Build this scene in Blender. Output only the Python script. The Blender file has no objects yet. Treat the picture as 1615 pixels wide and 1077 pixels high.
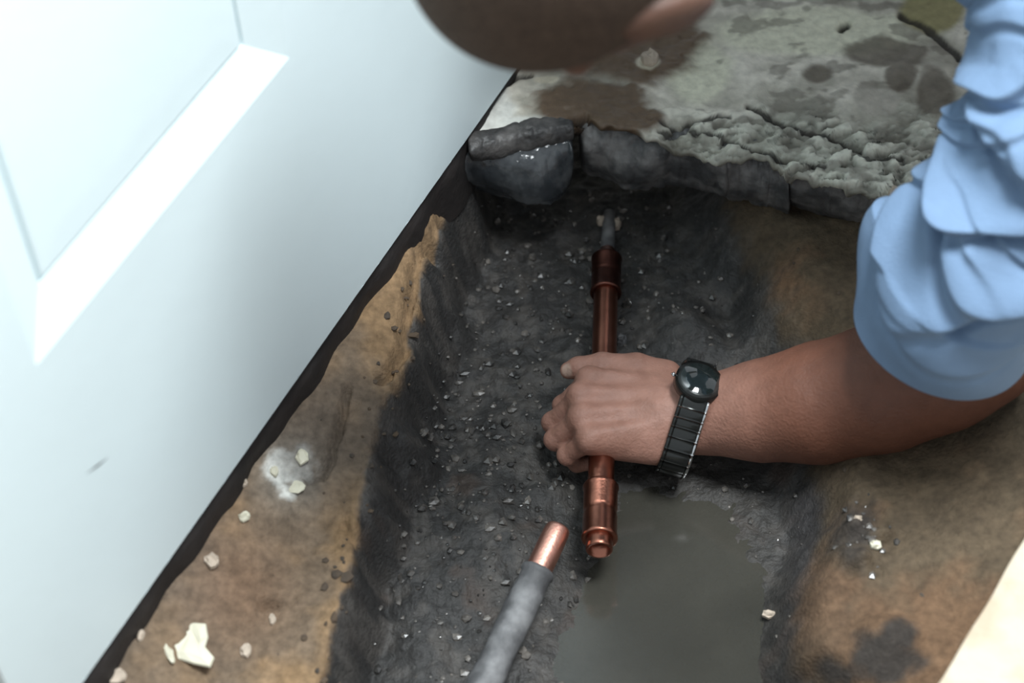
import bpy, bmesh, math, random
import numpy as np
from mathutils import Vector, Matrix

# ------------------------------------------------------------------ camera
W, H, FPX = 1615.0, 1077.0, 3000.0
PITCH = math.radians(49.6)          # below the horizon
ROLL = math.radians(3.1)
DIST = 1.71
TARGET = Vector((0.0, 0.0, -0.10))
F = Vector((0, math.cos(PITCH), -math.sin(PITCH)))
R0 = Vector((1, 0, 0)); U0 = R0.cross(F)
RX = R0 * math.cos(ROLL) - U0 * math.sin(ROLL)
UP = U0 * math.cos(ROLL) + R0 * math.sin(ROLL)
CAM = TARGET - F * DIST
scene = bpy.context.scene
cd = bpy.data.cameras.new('camera'); cam = bpy.data.objects.new('camera', cd)
scene.collection.objects.link(cam); scene.camera = cam
m = Matrix.Identity(4)
for i in range(3):
    m[i][0], m[i][1], m[i][2], m[i][3] = RX[i], UP[i], -F[i], CAM[i]
cam.matrix_world = m
cd.sensor_width = 36.0; cd.lens = 36.0 * FPX / W; cd.clip_start = 0.02
cd.dof.use_dof = True; cd.dof.focus_distance = 1.66
cd.dof.aperture_fstop = (cd.lens / 1000.0) / 0.018

# ------------------------------------------------------------------ light
world = bpy.data.worlds.new('world'); scene.world = world; world.use_nodes = True
bg = world.node_tree.nodes['Background']
bg.inputs[0].default_value = (0.88, 0.94, 1.0, 1); bg.inputs[1].default_value = 0.40
def area(name, loc, aim, sx, sy, power, col):
    ld = bpy.data.lights.new(name, 'AREA'); ld.shape = 'RECTANGLE'; ld.size = sx; ld.size_y = sy
    ld.energy = power; ld.color = col
    o = bpy.data.objects.new(name, ld); scene.collection.objects.link(o)
    o.location = loc
    o.rotation_euler = (Vector(aim) - Vector(loc)).to_track_quat('-Z', 'Y').to_euler()
    return o
area('ceiling_light', (0.46, -0.27, 1.95), (-0.15, -0.1, 0), 0.60, 0.60, 43.0, (0.93, 0.98, 1.0))
vs = scene.view_settings
vs.view_transform = 'Standard'; vs.look = 'None'; vs.gamma = 1.0; vs.use_curve_mapping = False
vs.exposure = 0.80

# ------------------------------------------------------------------ helpers
C = scene.collection
def ray(px, py):
    return (F * FPX + RX * (px - W / 2) + UP * (H / 2 - py)).normalized()
def P(px, py, z):                                # photo pixel -> point at height z
    r = ray(px, py); t = (z - CAM.z) / r.z
    return CAM + r * t
def project(x, y, z):                            # numpy arrays -> pixels
    dx, dy, dz = x - CAM.x, y - CAM.y, z - CAM.z
    f = dx * F.x + dy * F.y + dz * F.z
    return (W / 2 + FPX * (dx * RX.x + dy * RX.y + dz * RX.z) / f,
            H / 2 - FPX * (dx * UP.x + dy * UP.y + dz * UP.z) / f)
def s2l(r, g, b):
    f = lambda c: (c / 255 / 12.92) if c / 255 <= 0.04045 else ((c / 255 + 0.055) / 1.055) ** 2.4
    return np.array([f(r), f(g), f(b)])
def sstep(a, b, x):
    t = np.clip((x - a) / (b - a), 0, 1); return t * t * (3 - 2 * t)
def _hash(i, j, k, s):
    n = (i * 374761393 + j * 668265263 + k * 1274126177 + s * 974711 + 1013904223) & 0xFFFFFFFF
    n = ((n ^ (n >> 13)) * 1274126177) & 0xFFFFFFFF
    n = ((n ^ (n >> 16)) * 2246822519) & 0xFFFFFFFF
    return ((n ^ (n >> 15)) & 0xFFFFFF) / float(0xFFFFFF)
def noise(x, y, z=None, s=0):
    x = np.asarray(x, float); y = np.asarray(y, float)
    z = np.zeros_like(x) if z is None else np.asarray(z, float)
    i, j, k = np.floor(x).astype(np.int64), np.floor(y).astype(np.int64), np.floor(z).astype(np.int64)
    u, v, w = x - i, y - j, z - k
    u, v, w = u*u*(3-2*u), v*v*(3-2*v), w*w*(3-2*w)
    L = lambda a, b, t: a + (b - a) * t
    h = lambda a, b, c: _hash(i + a, j + b, k + c, s)
    a = L(L(h(0,0,0), h(1,0,0), u), L(h(0,1,0), h(1,1,0), u), v)
    if not w.any(): return a * 2 - 1
    b = L(L(h(0,0,1), h(1,0,1), u), L(h(0,1,1), h(1,1,1), u), v)
    return L(a, b, w) * 2 - 1
def fbm(x, y, z=None, o=4, s=0, g=0.5):
    t = 0; a = 1; q = 0
    for n in range(o):
        t = t + a * noise(x * 2**n, y * 2**n, None if z is None else z * 2**n, s + n * 17); q += a; a *= g
    return t / q
def mesh_obj(name, verts, faces, mat, parent=None, smooth=True, cols=None, rough=None):
    me = bpy.data.meshes.new(name)
    me.from_pydata([tuple(v) for v in verts] if not isinstance(verts, np.ndarray) else verts.tolist(), [],
                   faces if not isinstance(faces, np.ndarray) else faces.tolist())
    if smooth: me.polygons.foreach_set('use_smooth', [True] * len(me.polygons))
    if cols is not None:
        a = me.color_attributes.new('Col', 'FLOAT_COLOR', 'POINT')
        c4 = np.ones((len(cols), 4), np.float32); c4[:, :3] = cols
        a.data.foreach_set('color', c4.ravel())
    if rough is not None:
        a = me.attributes.new('rough', 'FLOAT', 'POINT'); a.data.foreach_set('value', np.asarray(rough, np.float32))
    me.update()
    if mat: me.materials.append(mat)
    o = bpy.data.objects.new(name, me); C.objects.link(o)
    if parent: o.parent = parent
    return o
def bm_obj(name, bm, mat, parent=None, smooth=True):
    me = bpy.data.meshes.new(name); bm.normal_update(); bm.to_mesh(me); bm.free()
    if smooth: me.polygons.foreach_set('use_smooth', [True] * len(me.polygons))
    me.materials.append(mat)
    o = bpy.data.objects.new(name, me); C.objects.link(o)
    if parent: o.parent = parent
    return o
def empty(name, loc=(0, 0, 0)):
    o = bpy.data.objects.new(name, None); C.objects.link(o); o.location = loc; o.empty_display_size = 0.02
    return o
def adopt(o, p):
    o.parent = p; o.matrix_parent_inverse = Matrix.Translation(p.location).inverted(); return o
def tag(o, label=None, cat=None, group=None, kind=None):
    if label: o['label'] = label
    if cat: o['category'] = cat
    if group: o['group'] = group
    if kind: o['kind'] = kind
    return o
def grid_faces(n, m, wrap=False):                # n rows, m columns
    i, j = np.meshgrid(np.arange(n - 1), np.arange(m if wrap else m - 1), indexing='ij')
    j2 = (j + 1) % m
    return np.stack([i*m + j, i*m + j2, (i+1)*m + j2, (i+1)*m + j], -1).reshape(-1, 4)

def material(name, base=(0.5, 0.5, 0.5), rough=0.5, metal=0.0, attr=False, rattr=False, var=0.0, vscale=60.0,
             bump=0.0, bscale=200.0, sss=0.0, coat=0.0, spec=0.5, second=None, detail=6.0, alpha=1.0):
    mt = bpy.data.materials.new(name); mt.use_nodes = True
    nt = mt.node_tree; N = nt.nodes; Lk = nt.links; b = N['Principled BSDF']
    b.inputs['Roughness'].default_value = rough; b.inputs['Metallic'].default_value = metal
    b.inputs['Specular IOR Level'].default_value = spec
    b.inputs['Coat Weight'].default_value = coat; b.inputs['Coat Roughness'].default_value = 0.08
    if sss:
        b.inputs['Subsurface Weight'].default_value = sss
        b.inputs['Subsurface Radius'].default_value = (0.006, 0.0025, 0.0015); b.inputs['Subsurface Scale'].default_value = 1.0
    b.inputs['Alpha'].default_value = alpha
    tc = N.new('ShaderNodeTexCoord')
    src = None
    if attr:
        at = N.new('ShaderNodeAttribute'); at.attribute_name = 'Col'; src = at.outputs['Color']
    if var or second:
        nz = N.new('ShaderNodeTexNoise'); nz.inputs['Scale'].default_value = vscale; nz.inputs['Detail'].default_value = detail
        Lk.new(tc.outputs['Object'], nz.inputs['Vector'])
        if second:
            mx = N.new('ShaderNodeMix'); mx.data_type = 'RGBA'
            mx.inputs['A'].default_value = (*base, 1); mx.inputs['B'].default_value = (*second, 1)
            rp = N.new('ShaderNodeValToRGB'); rp.color_ramp.elements[0].position = 0.42; rp.color_ramp.elements[1].position = 0.62
            Lk.new(nz.outputs['Fac'], rp.inputs['Fac']); Lk.new(rp.outputs['Color'], mx.inputs['Factor'])
            src = mx.outputs['Result']
        if var:
            mr = N.new('ShaderNodeMapRange'); mr.inputs['From Min'].default_value = 0.3; mr.inputs['From Max'].default_value = 0.7
            mr.inputs['To Min'].default_value = 1 - var; mr.inputs['To Max'].default_value = 1 + var
            Lk.new(nz.outputs['Fac'], mr.inputs['Value'])
            vm = N.new('ShaderNodeVectorMath'); vm.operation = 'SCALE'
            if src: Lk.new(src, vm.inputs[0])
            else: vm.inputs[0].default_value = base
            Lk.new(mr.outputs['Result'], vm.inputs['Scale']); src = vm.outputs[0]
    if src: Lk.new(src, b.inputs['Base Color'])
    else: b.inputs['Base Color'].default_value = (*base, 1)
    if rattr:
        ar = N.new('ShaderNodeAttribute'); ar.attribute_name = 'rough'; Lk.new(ar.outputs['Fac'], b.inputs['Roughness'])
    if bump:
        n2 = N.new('ShaderNodeTexNoise'); n2.inputs['Scale'].default_value = bscale; n2.inputs['Detail'].default_value = 4
        Lk.new(tc.outputs['Object'], n2.inputs['Vector'])
        bp = N.new('ShaderNodeBump'); bp.inputs['Strength'].default_value = 1.0; bp.inputs['Distance'].default_value = bump
        Lk.new(n2.outputs['Fac'], bp.inputs['Height']); Lk.new(bp.outputs['Normal'], b.inputs['Normal'])
    return mt

M = dict(
    door=material('white_door_paint', tuple(s2l(214, 228, 231)), 0.45, bump=0.0002, bscale=60, var=0.015, vscale=8),
    gap_shade=material('black_gap_shade', (0.012, 0.009, 0.008), 0.7, var=0.4, vscale=30, bump=0.002, bscale=80),  # near-black colour carries the shade of the gap below the door
    dark=material('dark_scuff', (0.05, 0.05, 0.05), 0.8),
    soil=material('pit_soil', attr=True, rattr=True, var=0.25, vscale=160, bump=0.0014, bscale=330, spec=0.3),
    slab=material('broken_concrete_top', attr=True, rattr=True, var=0.14, vscale=120, bump=0.0008, bscale=220),
    chunk=material('wet_dark_concrete', (0.070, 0.070, 0.071), 0.5, second=(0.15, 0.145, 0.14), vscale=45, var=0.25, bump=0.0016, bscale=150),
    strip=material('dark_broken_edge', (0.040, 0.038, 0.037), 0.5, second=(0.085, 0.080, 0.076), vscale=50, var=0.25, bump=0.002, bscale=120),
    wetchunk=material('soaked_dark_concrete', (0.038, 0.043, 0.048), 0.16, second=(0.080, 0.086, 0.090), vscale=40, var=0.2, bump=0.0012, bscale=90),
    tile=material('pale_floor_tile', tuple(s2l(190, 178, 158)), 0.5, var=0.10, vscale=25, second=tuple(s2l(168, 152, 130)), bump=0.0003),
    grout=material('pale_slab_edge', tuple(s2l(150, 135, 112)), 0.9, var=0.2, bump=0.002),
    water=material('murky_water', (0.046, 0.044, 0.036), 0.14, var=0.22, vscale=9, alpha=0.80),
    crumb=material('earth_crumb', tuple(s2l(84, 70, 56)), 0.9, second=tuple(s2l(58, 52, 46)), vscale=50, var=0.3),
    gravel=material('wet_gravel', (0.034, 0.032, 0.030), 0.26, second=(0.12, 0.108, 0.096), vscale=70, var=0.3),
    copper=material('copper', (0.34, 0.14, 0.095), 0.28, 1.0, var=0.22, vscale=45, bump=0.0002, bscale=300),
    copper_dark=material('tarnished_copper', (0.11, 0.045, 0.034), 0.38, 1.0, var=0.35, vscale=60, bump=0.0003, bscale=260),
    copper_clean=material('sanded_copper', (0.62, 0.32, 0.25), 0.40, 1.0, var=0.18, vscale=70, bump=0.0003, bscale=500),
    pipe_grey=material('dusty_grey_coating', (0.085, 0.085, 0.088), 0.62, var=0.30, vscale=45, second=(0.15, 0.15, 0.152), bump=0.001, bscale=120),
    chip=material('white_paint_flake', tuple(s2l(200, 196, 176)), 0.6, var=0.06),
    plaster=material('pale_plaster_bit', tuple(s2l(176, 162, 146)), 0.75, var=0.15),
    skin=material('skin', attr=True, rough=0.56, spec=0.4, sss=0.06, var=0.10, vscale=90, bump=0.0007, bscale=380),
    hair=material('short_dark_hair', (0.068, 0.047, 0.035), 0.85, spec=0.15, var=0.4, vscale=300, bump=0.003, bscale=420),
    shirt=material('light_blue_cotton', tuple(s2l(103, 127, 155)), 0.85, var=0.05, vscale=40, bump=0.0005, bscale=500),
    trouser=material('dark_denim', (0.02, 0.025, 0.04), 0.9, var=0.2),
    steel=material('black_steel', (0.035, 0.037, 0.036), 0.22, 0.7),
    glass=material('dark_watch_glass', (0.01, 0.014, 0.014), 0.04, coat=1.0),
    bright=material('polished_steel_glint', (0.62, 0.63, 0.64), 0.15, 1.0),
)

# ------------------------------------------------------------------ door (left)
DZ = 0.012
d0, d1 = P(130, 1077, DZ), P(870, 30, DZ)
ddir = Vector((d1.x - d0.x, d1.y - d0.y, 0)).normalized()
dn = Vector((ddir.y, -ddir.x, 0))                        # out of the door, towards the pit
def on_door(px, py):
    r = ray(px, py); t = (d0 - CAM).dot(dn) / r.dot(dn)
    q = CAM + r * t; return (q - d0).dot(ddir), q.z - DZ
def DW(u, v, w=0.0): return d0 + ddir * u + Vector((0, 0, v)) + dn * w
pu0, pv0 = on_door(58, 580); pu1, pv1 = on_door(455, 86)
pv = 0.5 * (pv0 + pv1)
DU0, DU1, DH = pu0 - 0.115, pu1 + 0.52, 1.98
PV1 = pv + 0.62
door = empty('door_1', DW((DU0 + DU1) / 2, 0)); tag(door, 'white painted panel door standing along the pit', kind='structure')
prof = [(0.0, 0.0), (0.003, -0.0012), (0.030, -0.0105), (0.034, -0.0115), (0.0345, -0.0150), (0.0365, -0.0150),
        (0.0370, -0.0115), (0.039, -0.0108), (0.06, -0.0105)]
def leaf():
    V, Fc = [], []
    def add(u, v, w=0): V.append(DW(u, v, w)); return len(V) - 1
    # outer face split around one recessed panel; the other panels above follow the same layout
    panels = [(pu0, pu1, pv, PV1), (pu0, pu1, PV1 + 0.12, PV1 + 0.12 + 0.75)]
    us = sorted({DU0, pu0, pu1, DU1}); vs_ = sorted({0.0, DH} | {p[2] for p in panels} | {p[3] for p in panels})
    vs_ = [v for v in vs_ if v <= DH]
    isp = lambda a, b, c, d: any(abs(a-p[0]) < 1e-6 and abs(b-p[1]) < 1e-6 and abs(c-p[2]) < 1e-6 for p in panels)
    for a, b in zip(us, us[1:]):
        for c, d in zip(vs_, vs_[1:]):
            if isp(a, b, c, d): continue
            nseg = 90 if c == 0.0 else 1
            for k in range(nseg):
                a0, b0 = a + (b-a)*k/nseg, a + (b-a)*(k+1)/nseg
                j = lambda u: 0.0 if nseg == 1 else max(0, 0.0016 * math.sin(u*310) * math.sin(u*83+1)) + (0.003 if 0.55 < u - pu0 < 0.553 else 0)
                Fc.append([add(a0, c + j(a0)), add(b0, c + j(b0)), add(b0, d), add(a0, d)])
    T = 0.036
    for q in ([(DU0,0,0),(DU0,0,-T),(DU1,0,-T),(DU1,0,0)], [(DU0,0,0),(DU0,DH,0),(DU0,DH,-T),(DU0,0,-T)],
              [(DU1,0,0),(DU1,0,-T),(DU1,DH,-T),(DU1,DH,0)], [(DU0,DH,0),(DU1,DH,0),(DU1,DH,-T),(DU0,DH,-T)],
              [(DU0,0,-T),(DU0,DH,-T),(DU1,DH,-T),(DU1,0,-T)]):
        Fc.append([add(*p) for p in q])
    return V, Fc, panels
V, Fc, panels = leaf()
adopt(mesh_obj('door_leaf', V, Fc, M['door'], smooth=False), door)
for (a, b, c, d) in panels:
    V, Fc = [], []
    for ins, w in prof:
        V += [DW(a+ins, c+ins, w), DW(b-ins, c+ins, w), DW(b-ins, d-ins, w), DW(a+ins, d-ins, w)]
    for k in range(len(prof) - 1):
        for e in range(4): Fc.append([k*4+e, k*4+(e+1) % 4, (k+1)*4+(e+1) % 4, (k+1)*4+e])
    n = (len(prof) - 1) * 4; Fc.append([n, n+1, n+2, n+3])
    adopt(mesh_obj('door_panel', V, Fc, M['door'], smooth=False), door)
su, sv = on_door(135, 748); eu, ev = on_door(172, 720)
for (a0, b0, a1, b1, hw) in [(su, sv, eu, ev, 0.0009)]:
    L = math.hypot(a1-a0, b1-b0); nx, ny = -(b1-b0)/L*hw, (a1-a0)/L*hw
    mu, mv = (a0+a1)/2, (b0+b1)/2
    s = mesh_obj('scratch', [DW(a0, b0, .0001), DW(mu-nx, mv-ny, .0003), DW(a1, b1, .0001), DW(mu+nx, mv+ny, .0003)], [[0,1,2,3]], M['dark'])
    adopt(s, door); s['label'] = 'short dark scratch on the white paint'

# black strip added as gap shade under the door, set back from its face
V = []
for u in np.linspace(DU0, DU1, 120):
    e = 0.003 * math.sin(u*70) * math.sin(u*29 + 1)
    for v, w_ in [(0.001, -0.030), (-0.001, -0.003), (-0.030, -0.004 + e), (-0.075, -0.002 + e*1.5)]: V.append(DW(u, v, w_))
gap_shade = mesh_obj('shade_strip_1', V, grid_faces(120, 4), M['gap_shade'])
tag(gap_shade, 'black strip standing for the shade under the white door', kind='structure')

# ------------------------------------------------------------------ pit soil
ZF, ZL, ZR = -0.142, -0.062, -0.070
def poly_xy(pts, z):
    q = [P(a, b, z) for a, b in pts]; q.sort(key=lambda v: v.y)
    return np.array([v.x for v in q]), np.array([v.y for v in q])
LX, LY = poly_xy([(712, 250), (703, 320), (692, 400), (672, 445), (655, 520), (637, 600), (606, 655), (594, 720), (580, 800), (556, 870), (535, 950), (500, 1077), (470, 1180)], ZL)
RXx, RYy = poly_xy([(1215, 250), (1245, 345), (1290, 440), (1335, 500), (1360, 620), (1350, 760), (1330, 830), (1310, 930), (1330, 1010), (1420, 1090), (1430, 1180)], ZR)
step = 0.0025
gx = np.arange(-0.72, 0.70, step); gy = np.arange(-0.62, 0.42, step)
X, Y = np.meshgrid(gx, gy)
def door_dist(x, y): return (x - d0.x) * dn.x + (y - d0.y) * dn.y
jl = 0.011 * fbm(X*18, Y*18, o=4, s=3) + 0.004 * np.abs(fbm(X*70, Y*70, o=2, s=4))
sl = X - np.interp(Y, LY, LX) + jl                       # >0 inside the trench
sr = np.interp(Y, RYy, RXx) - X + 0.016 * fbm(X*14, Y*14, o=4, s=8)
pxx, pyy = project(X, Y, np.full_like(X, -0.08))
tl = sstep(-0.004, 0.020 + 0.016 * (noise(X*25, Y*25, s=5) + 1), sl)
slope_w = 0.10 - 0.04 * sstep(600, 800, pyy)
tr = sstep(0.0, 1.0, np.clip(sr / slope_w, -0.2, 1))
dd = door_dist(X, Y)
zl = -0.026 + (ZL + 0.026) * np.clip(dd / 0.06, 0, 1)
zr = ZR + 0.035 * sstep(0.0, 0.18, -sr)
Z = ZF + (1 - tl) * (zl - ZF) + (1 - tr) * (zr - ZF)
wet = np.minimum(tl, sstep(0.10, 0.75, tr))
calm = 1 - .85 * np.clip(1.5 * np.exp(-(((pxx - 1070) / 150) ** 2 + ((pyy - 950) / 190) ** 2)), 0, 1)
Z = Z + calm * wet * 0.006 * fbm(X*35, Y*35, o=3, s=11) + calm * wet * 0.0042 * np.abs(fbm(X*120, Y*120, o=3, s=12)) \
      + (1 - wet) * (0.006 * (0.08 + 0.92 * sstep(0.005, 0.07, dd)) * fbm(X*16, Y*16, o=4, s=13) + 0.0016 * fbm(X*110, Y*110, o=3, s=14))
# raised heap of wet soil at the upper right of the trench, shallow rut beside it
def blob(cx, cy, rx, ry): return np.exp(-(((pxx - cx) / rx) ** 2 + ((pyy - cy) / ry) ** 2))
Z += 0.022 * blob(1090, 455, 60, 50) - 0.016 * blob(1150, 420, 40, 40) + 0.020 * blob(760, 780, 110, 130) + 0.014 * blob(640, 830, 60, 200)
Z -= 0.022 * blob(1060, 930, 150, 200) + 0.010 * blob(1100, 1077, 190, 110)
Z += 0.020 * blob(1390, 1030, 45, 40) + 0.012 * blob(1360, 870, 55, 60) * (1 + noise(X*90, Y*90, s=77))
Z += -0.018 * blob(690, 355, 9, 14) - 0.016 * blob(681, 437, 12, 10) - 0.010 * blob(1285, 330, 60, 20)
# cracks in the left soil
def seg_dist(px, py, pts):
    D = np.full_like(px, 1e9)
    for (ax, ay), (bx, by) in zip(pts, pts[1:]):
        vx, vy = bx-ax, by-ay; t = np.clip(((px-ax)*vx + (py-ay)*vy) / (vx*vx+vy*vy), 0, 1)
        D = np.minimum(D, np.hypot(px - ax - t*vx, py - ay - t*vy))
    return D
jx = pxx + 6 * fbm(X*60, Y*60, o=3, s=21); jy = pyy + 6 * fbm(X*60, Y*60, o=3, s=22)
for pts, wd, dp in [([(494, 792), (516, 784), (530, 752), (548, 700), (556, 660)], 5, .012),
                    ([(690, 330), (698, 372), (690, 428), (668, 446), (655, 500), (640, 590), (608, 640)], 7, .016),
                    ([(288, 903), (310, 905)], 5, .010), ([(420, 975), (440, 970)], 5, .010), ([(545, 850), (575, 900)], 5, .007)]:
    Z -= dp * np.exp(-(seg_dist(jx, jy, pts) / wd) ** 2)
pxx, pyy = project(X, Y, Z)
n1 = fbm(X*22, Y*22, o=4, s=31); n2 = fbm(X*70, Y*70, o=4, s=32); n3 = fbm(X*7, Y*7, o=3, s=33)
ex = lambda c: c[None, None, :]
mixc = lambda a, b, t: a + (b - a) * t[..., None]
tanL = mixc(np.broadcast_to(s2l(110, 95, 79), X.shape + (3,)), np.broadcast_to(s2l(124, 101, 75), X.shape + (3,)), sstep(-.35, .35, n1 + 0.5 * sstep(460, 560, pxx) - .2))
tanL = mixc(tanL, np.broadcast_to(s2l(122, 95, 74), X.shape + (3,)), 0.7 * blob(370, 930, 90, 90))
tanL = mixc(tanL, np.broadcast_to(s2l(150, 145, 136), X.shape + (3,)), np.clip(0.9 * blob(460, 740, 48, 50), 0, 1))
tanL = mixc(tanL, np.broadcast_to(s2l(196, 196, 190), X.shape + (3,)), sstep(0.30, 0.6, blob(460, 742, 44, 48) * (1 + 1.3 * n2)))
tanL = mixc(tanL, np.broadcast_to(s2l(86, 78, 70), X.shape + (3,)), sstep(.1, .5, n3) * 0.6)
tanR = mixc(np.broadcast_to(s2l(82, 70, 55), X.shape + (3,)), np.broadcast_to(s2l(98, 76, 57), X.shape + (3,)), sstep(-.3, .4, n1 + 0.9 * sstep(800, 1000, pyy) - .35))
tanR = mixc(tanR, np.broadcast_to(s2l(70, 61, 48), X.shape + (3,)), sstep(0.0, .5, n3 + .1))
darkc = mixc(np.broadcast_to(s2l(51, 50, 49), X.shape + (3,)), np.broadcast_to(s2l(70, 67, 64), X.shape + (3,)), sstep(-.15, .45, n2))
darkc = mixc(darkc, np.broadcast_to(s2l(74, 62, 55), X.shape + (3,)), np.clip(sstep(.12, .4, n1) * .55 * sstep(650, 760, pyy), 0, 1))
darkc = mixc(darkc, np.broadcast_to(s2l(78, 76, 78), X.shape + (3,)), 0.55 * np.exp(-((pxx - 1275 + 0.02*(pyy-900)) / 38) ** 2) * sstep(740, 800, pyy))
side = (pxx > 950)
tan = np.where(side[..., None], tanR, tanL)
tan = tan * (1 + 0.28 * n2 + 0.18 * n1)[..., None]
cm = np.minimum(sstep(-0.001, 0.004, sl + 0.006 * n2), sstep(0.25, 0.62, tr + 0.18 * n2))
COL = mixc(tan, darkc, cm)
lump = sstep(.30, .75, np.maximum.reduce([blob(1385, 1040, 62, 45), blob(1310, 1060, 40, 40), blob(1420, 1000, 30, 30), .8 * blob(1350, 860, 60, 70)]) + .5 * n1 + .35 * n2)
COL = mixc(COL, np.broadcast_to(s2l(54, 49, 45), X.shape + (3,)), lump)
pool = np.clip(1.6 * blob(1070, 930, 170, 210), 0, 1)
COL = mixc(COL, np.broadcast_to(s2l(47, 45, 42), X.shape + (3,)), .8 * pool)
ROU = 0.88 - 0.33 * cm + 0.08 * n1
verts = np.stack([X, Y, Z], -1).reshape(-1, 3)
soil = mesh_obj('pit_ground', verts, grid_faces(*X.shape), M['soil'], cols=COL.reshape(-1, 3), rough=ROU.ravel())
tag(soil, 'brown earth and dark wet gravel trench inside the opened floor', kind='structure')
def ground_z(x, y):
    i = int(round((y - gy[0]) / step)); j = int(round((x - gx[0]) / step))
    i = min(max(i, 0), len(gy)-1); j = min(max(j, 0), len(gx)-1); return float(Z[i, j])
def G(px, py):                                   # pixel -> point on the ground
    z = -0.09
    for _ in range(12):
        q = P(px, py, z); z = 0.5 * z + 0.5 * ground_z(q.x, q.y)
    q = P(px, py, z); return Vector((q.x, q.y, ground_z(q.x, q.y)))

# murky water lying in the low end of the trench
wz = -0.1475
wp = [P(a, b, wz) for a, b in [(800, 1400), (850, 1000), (880, 880), (920, 760), (1010, 715), (1150, 715), (1250, 770), (1275, 900), (1275, 1040), (1300, 1400)]]
V = [wp[0].lerp(wp[5], .5)] + wp
w = mesh_obj('murky_water', V, [[0, i+1, (i+1) % len(wp) + 1] for i in range(len(wp))], M['water'], smooth=False)
tag(w, 'murky grey-brown water pooled at the near end of the trench', 'water', kind='stuff')

# ------------------------------------------------------------------ broken floor slab beyond the trench
edge_px = [(560, 300), (660, 262), (715, 238), (735, 226), (762, 212), (800, 208), (840, 196), (880, 192), (905, 196), (925, 184), (942, 196), (985, 200), (1020, 208),
           (1055, 218), (1100, 232), (1130, 248), (1150, 240), (1185, 236), (1215, 244), (1238, 272), (1290, 282), (1340, 296), (1385, 300), (1412, 322), (1470, 335), (1560, 350), (1700, 380), (1900, 400)]
ep = [P(a, b, 0) for a, b in edge_px]
EX, EY = np.array([v.x for v in ep]), np.array([v.y for v in ep])
sx = np.concatenate([np.arange(-0.30, 0.66, 0.0017), np.linspace(0.665, 1.2, 40)])
yf = np.interp(sx, EX, EY) + 0.004 * fbm(sx*60, sx*0, o=4, s=41)
vv = np.concatenate([np.linspace(0, 0.30, 180), np.linspace(0.304, 0.9, 50)[0:]])
SX = np.broadcast_to(sx, (len(vv), len(sx))); SY = yf[None, :] * (1 - sstep(0.3, 0.7, vv))[:, None] + (0.25 * sstep(0.3, 0.7, vv))[:, None] + vv[:, None]
SX = SX.copy()
px_, py_ = project(SX, SY, np.zeros_like(SX))
b2 = lambda cx, cy, rx, ry: np.exp(-(((px_ - cx) / rx) ** 2 + ((py_ - cy) / ry) ** 2))
m1 = fbm(SX*30, SY*40, o=5, s=51); m2 = fbm(SX*90, SY*120, o=4, s=52); m3 = fbm(SX*12, SY*14, o=4, s=53)
near = sstep(0.11, 0.01, vv)[:, None] * np.ones_like(SX)
rubble = np.clip(sstep(150, 220, py_ + 0.22 * (1200 - px_) * 0 + 60 * m3) * sstep(1000, 1060, px_), 0, 1)
flake_ = np.clip(sstep(-.25, .25, m1 + .35 * m2) * .6 + .4 * sstep(-.1, .1, fbm(SX*45 + 20*SY, SY*120 - 30*SX, o=4, s=57)), 0, 1)
q_ = 3.2 * (.55 * m1 + .75 * fbm(SX*40 + 25*SY, SY*95 - 35*SX, o=4, s=56)) + 1.5
stair = np.clip(np.floor(q_) + sstep(.55, .8, q_ - np.floor(q_)), -1, 4)
pits = sstep(.10, .28, fbm(SX*60 + 25*SY, SY*130 - 40*SX, o=3, s=58)) * (0.4 + 0.6 * sstep(-.2, .2, m1))
SZ = -0.002 + 0.0035 * m1 + rubble * (0.0024 * stair - 0.004 + 0.0012 * m2 - 0.006 * pits) + 0.0012 * m2
mud = np.clip(sstep(.38, .62, np.maximum.reduce([b2(930, 165, 112, 55), b2(990, 60, 150, 85), b2(985, 185, 70, 28)]) + .22 * m1 + 0.06*m2), 0, 1)
SZ += 0.003 * mud - 0.002 * mud * np.abs(m2)
crk = [([(1180, 165), (1225, 186), (1262, 200), (1300, 208), (1335, 222), (1360, 234)], 4.5, .007), ([(1355, 246), (1400, 248), (1425, 244)], 4, .006),
       ([(1040, 205), (1070, 200), (1095, 190), (1150, 180)], 3.5, .006), ([(793, 132), (815, 120), (838, 113)], 3.5, .006), ([(1040, 190), (1120, 210), (1180, 225), (1240, 250), (1300, 262)], 3, .005),
       ([(740, 212), (800, 212)], 3, .008), ([(1330, 40), (1337, 36)], 6, .010), ([(1420, 20), (1470, 45), (1500, 70), (1515, 85)], 6, .006), ([(905, 190), (925, 182)], 6, .02)]
kx = px_ + 5 * fbm(SX*70, SY*70, o=3, s=61); ky = py_ + 5 * fbm(SX*70, SY*70, o=3, s=62)
CR = np.zeros_like(SX)
for pts, wd, dp in crk:
    e = np.exp(-(seg_dist(kx, ky, pts) / wd) ** 2); SZ -= dp * e; CR = np.maximum(CR, e)
fullc = lambda *c: np.broadcast_to(s2l(*c), SX.shape + (3,))
SC = mixc(fullc(182, 177, 163), fullc(218, 212, 198), sstep(-.25, .35, m1))
SC = mixc(SC, fullc(138, 132, 119), sstep(.05, .4, m3) * .7)
SC = mixc(SC, fullc(214, 212, 190), np.clip(sstep(.35, .65, np.maximum(b2(1290, 48, 210, 42), b2(1100, 110, 60, 60)) + .2 * m1), 0, 1))
SC = mixc(SC, fullc(214, 214, 206), np.clip(sstep(.30, .6, np.maximum(b2(770, 190, 50, 60), b2(830, 190, 60, 14)) + .2 * m1), 0, 1))
flake = np.clip(.30 * stair + .25 * m2 + .15, 0, 1)
SC = mixc(SC, mixc(fullc(112, 108, 96), fullc(222, 222, 206), flake), rubble * .85)
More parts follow.
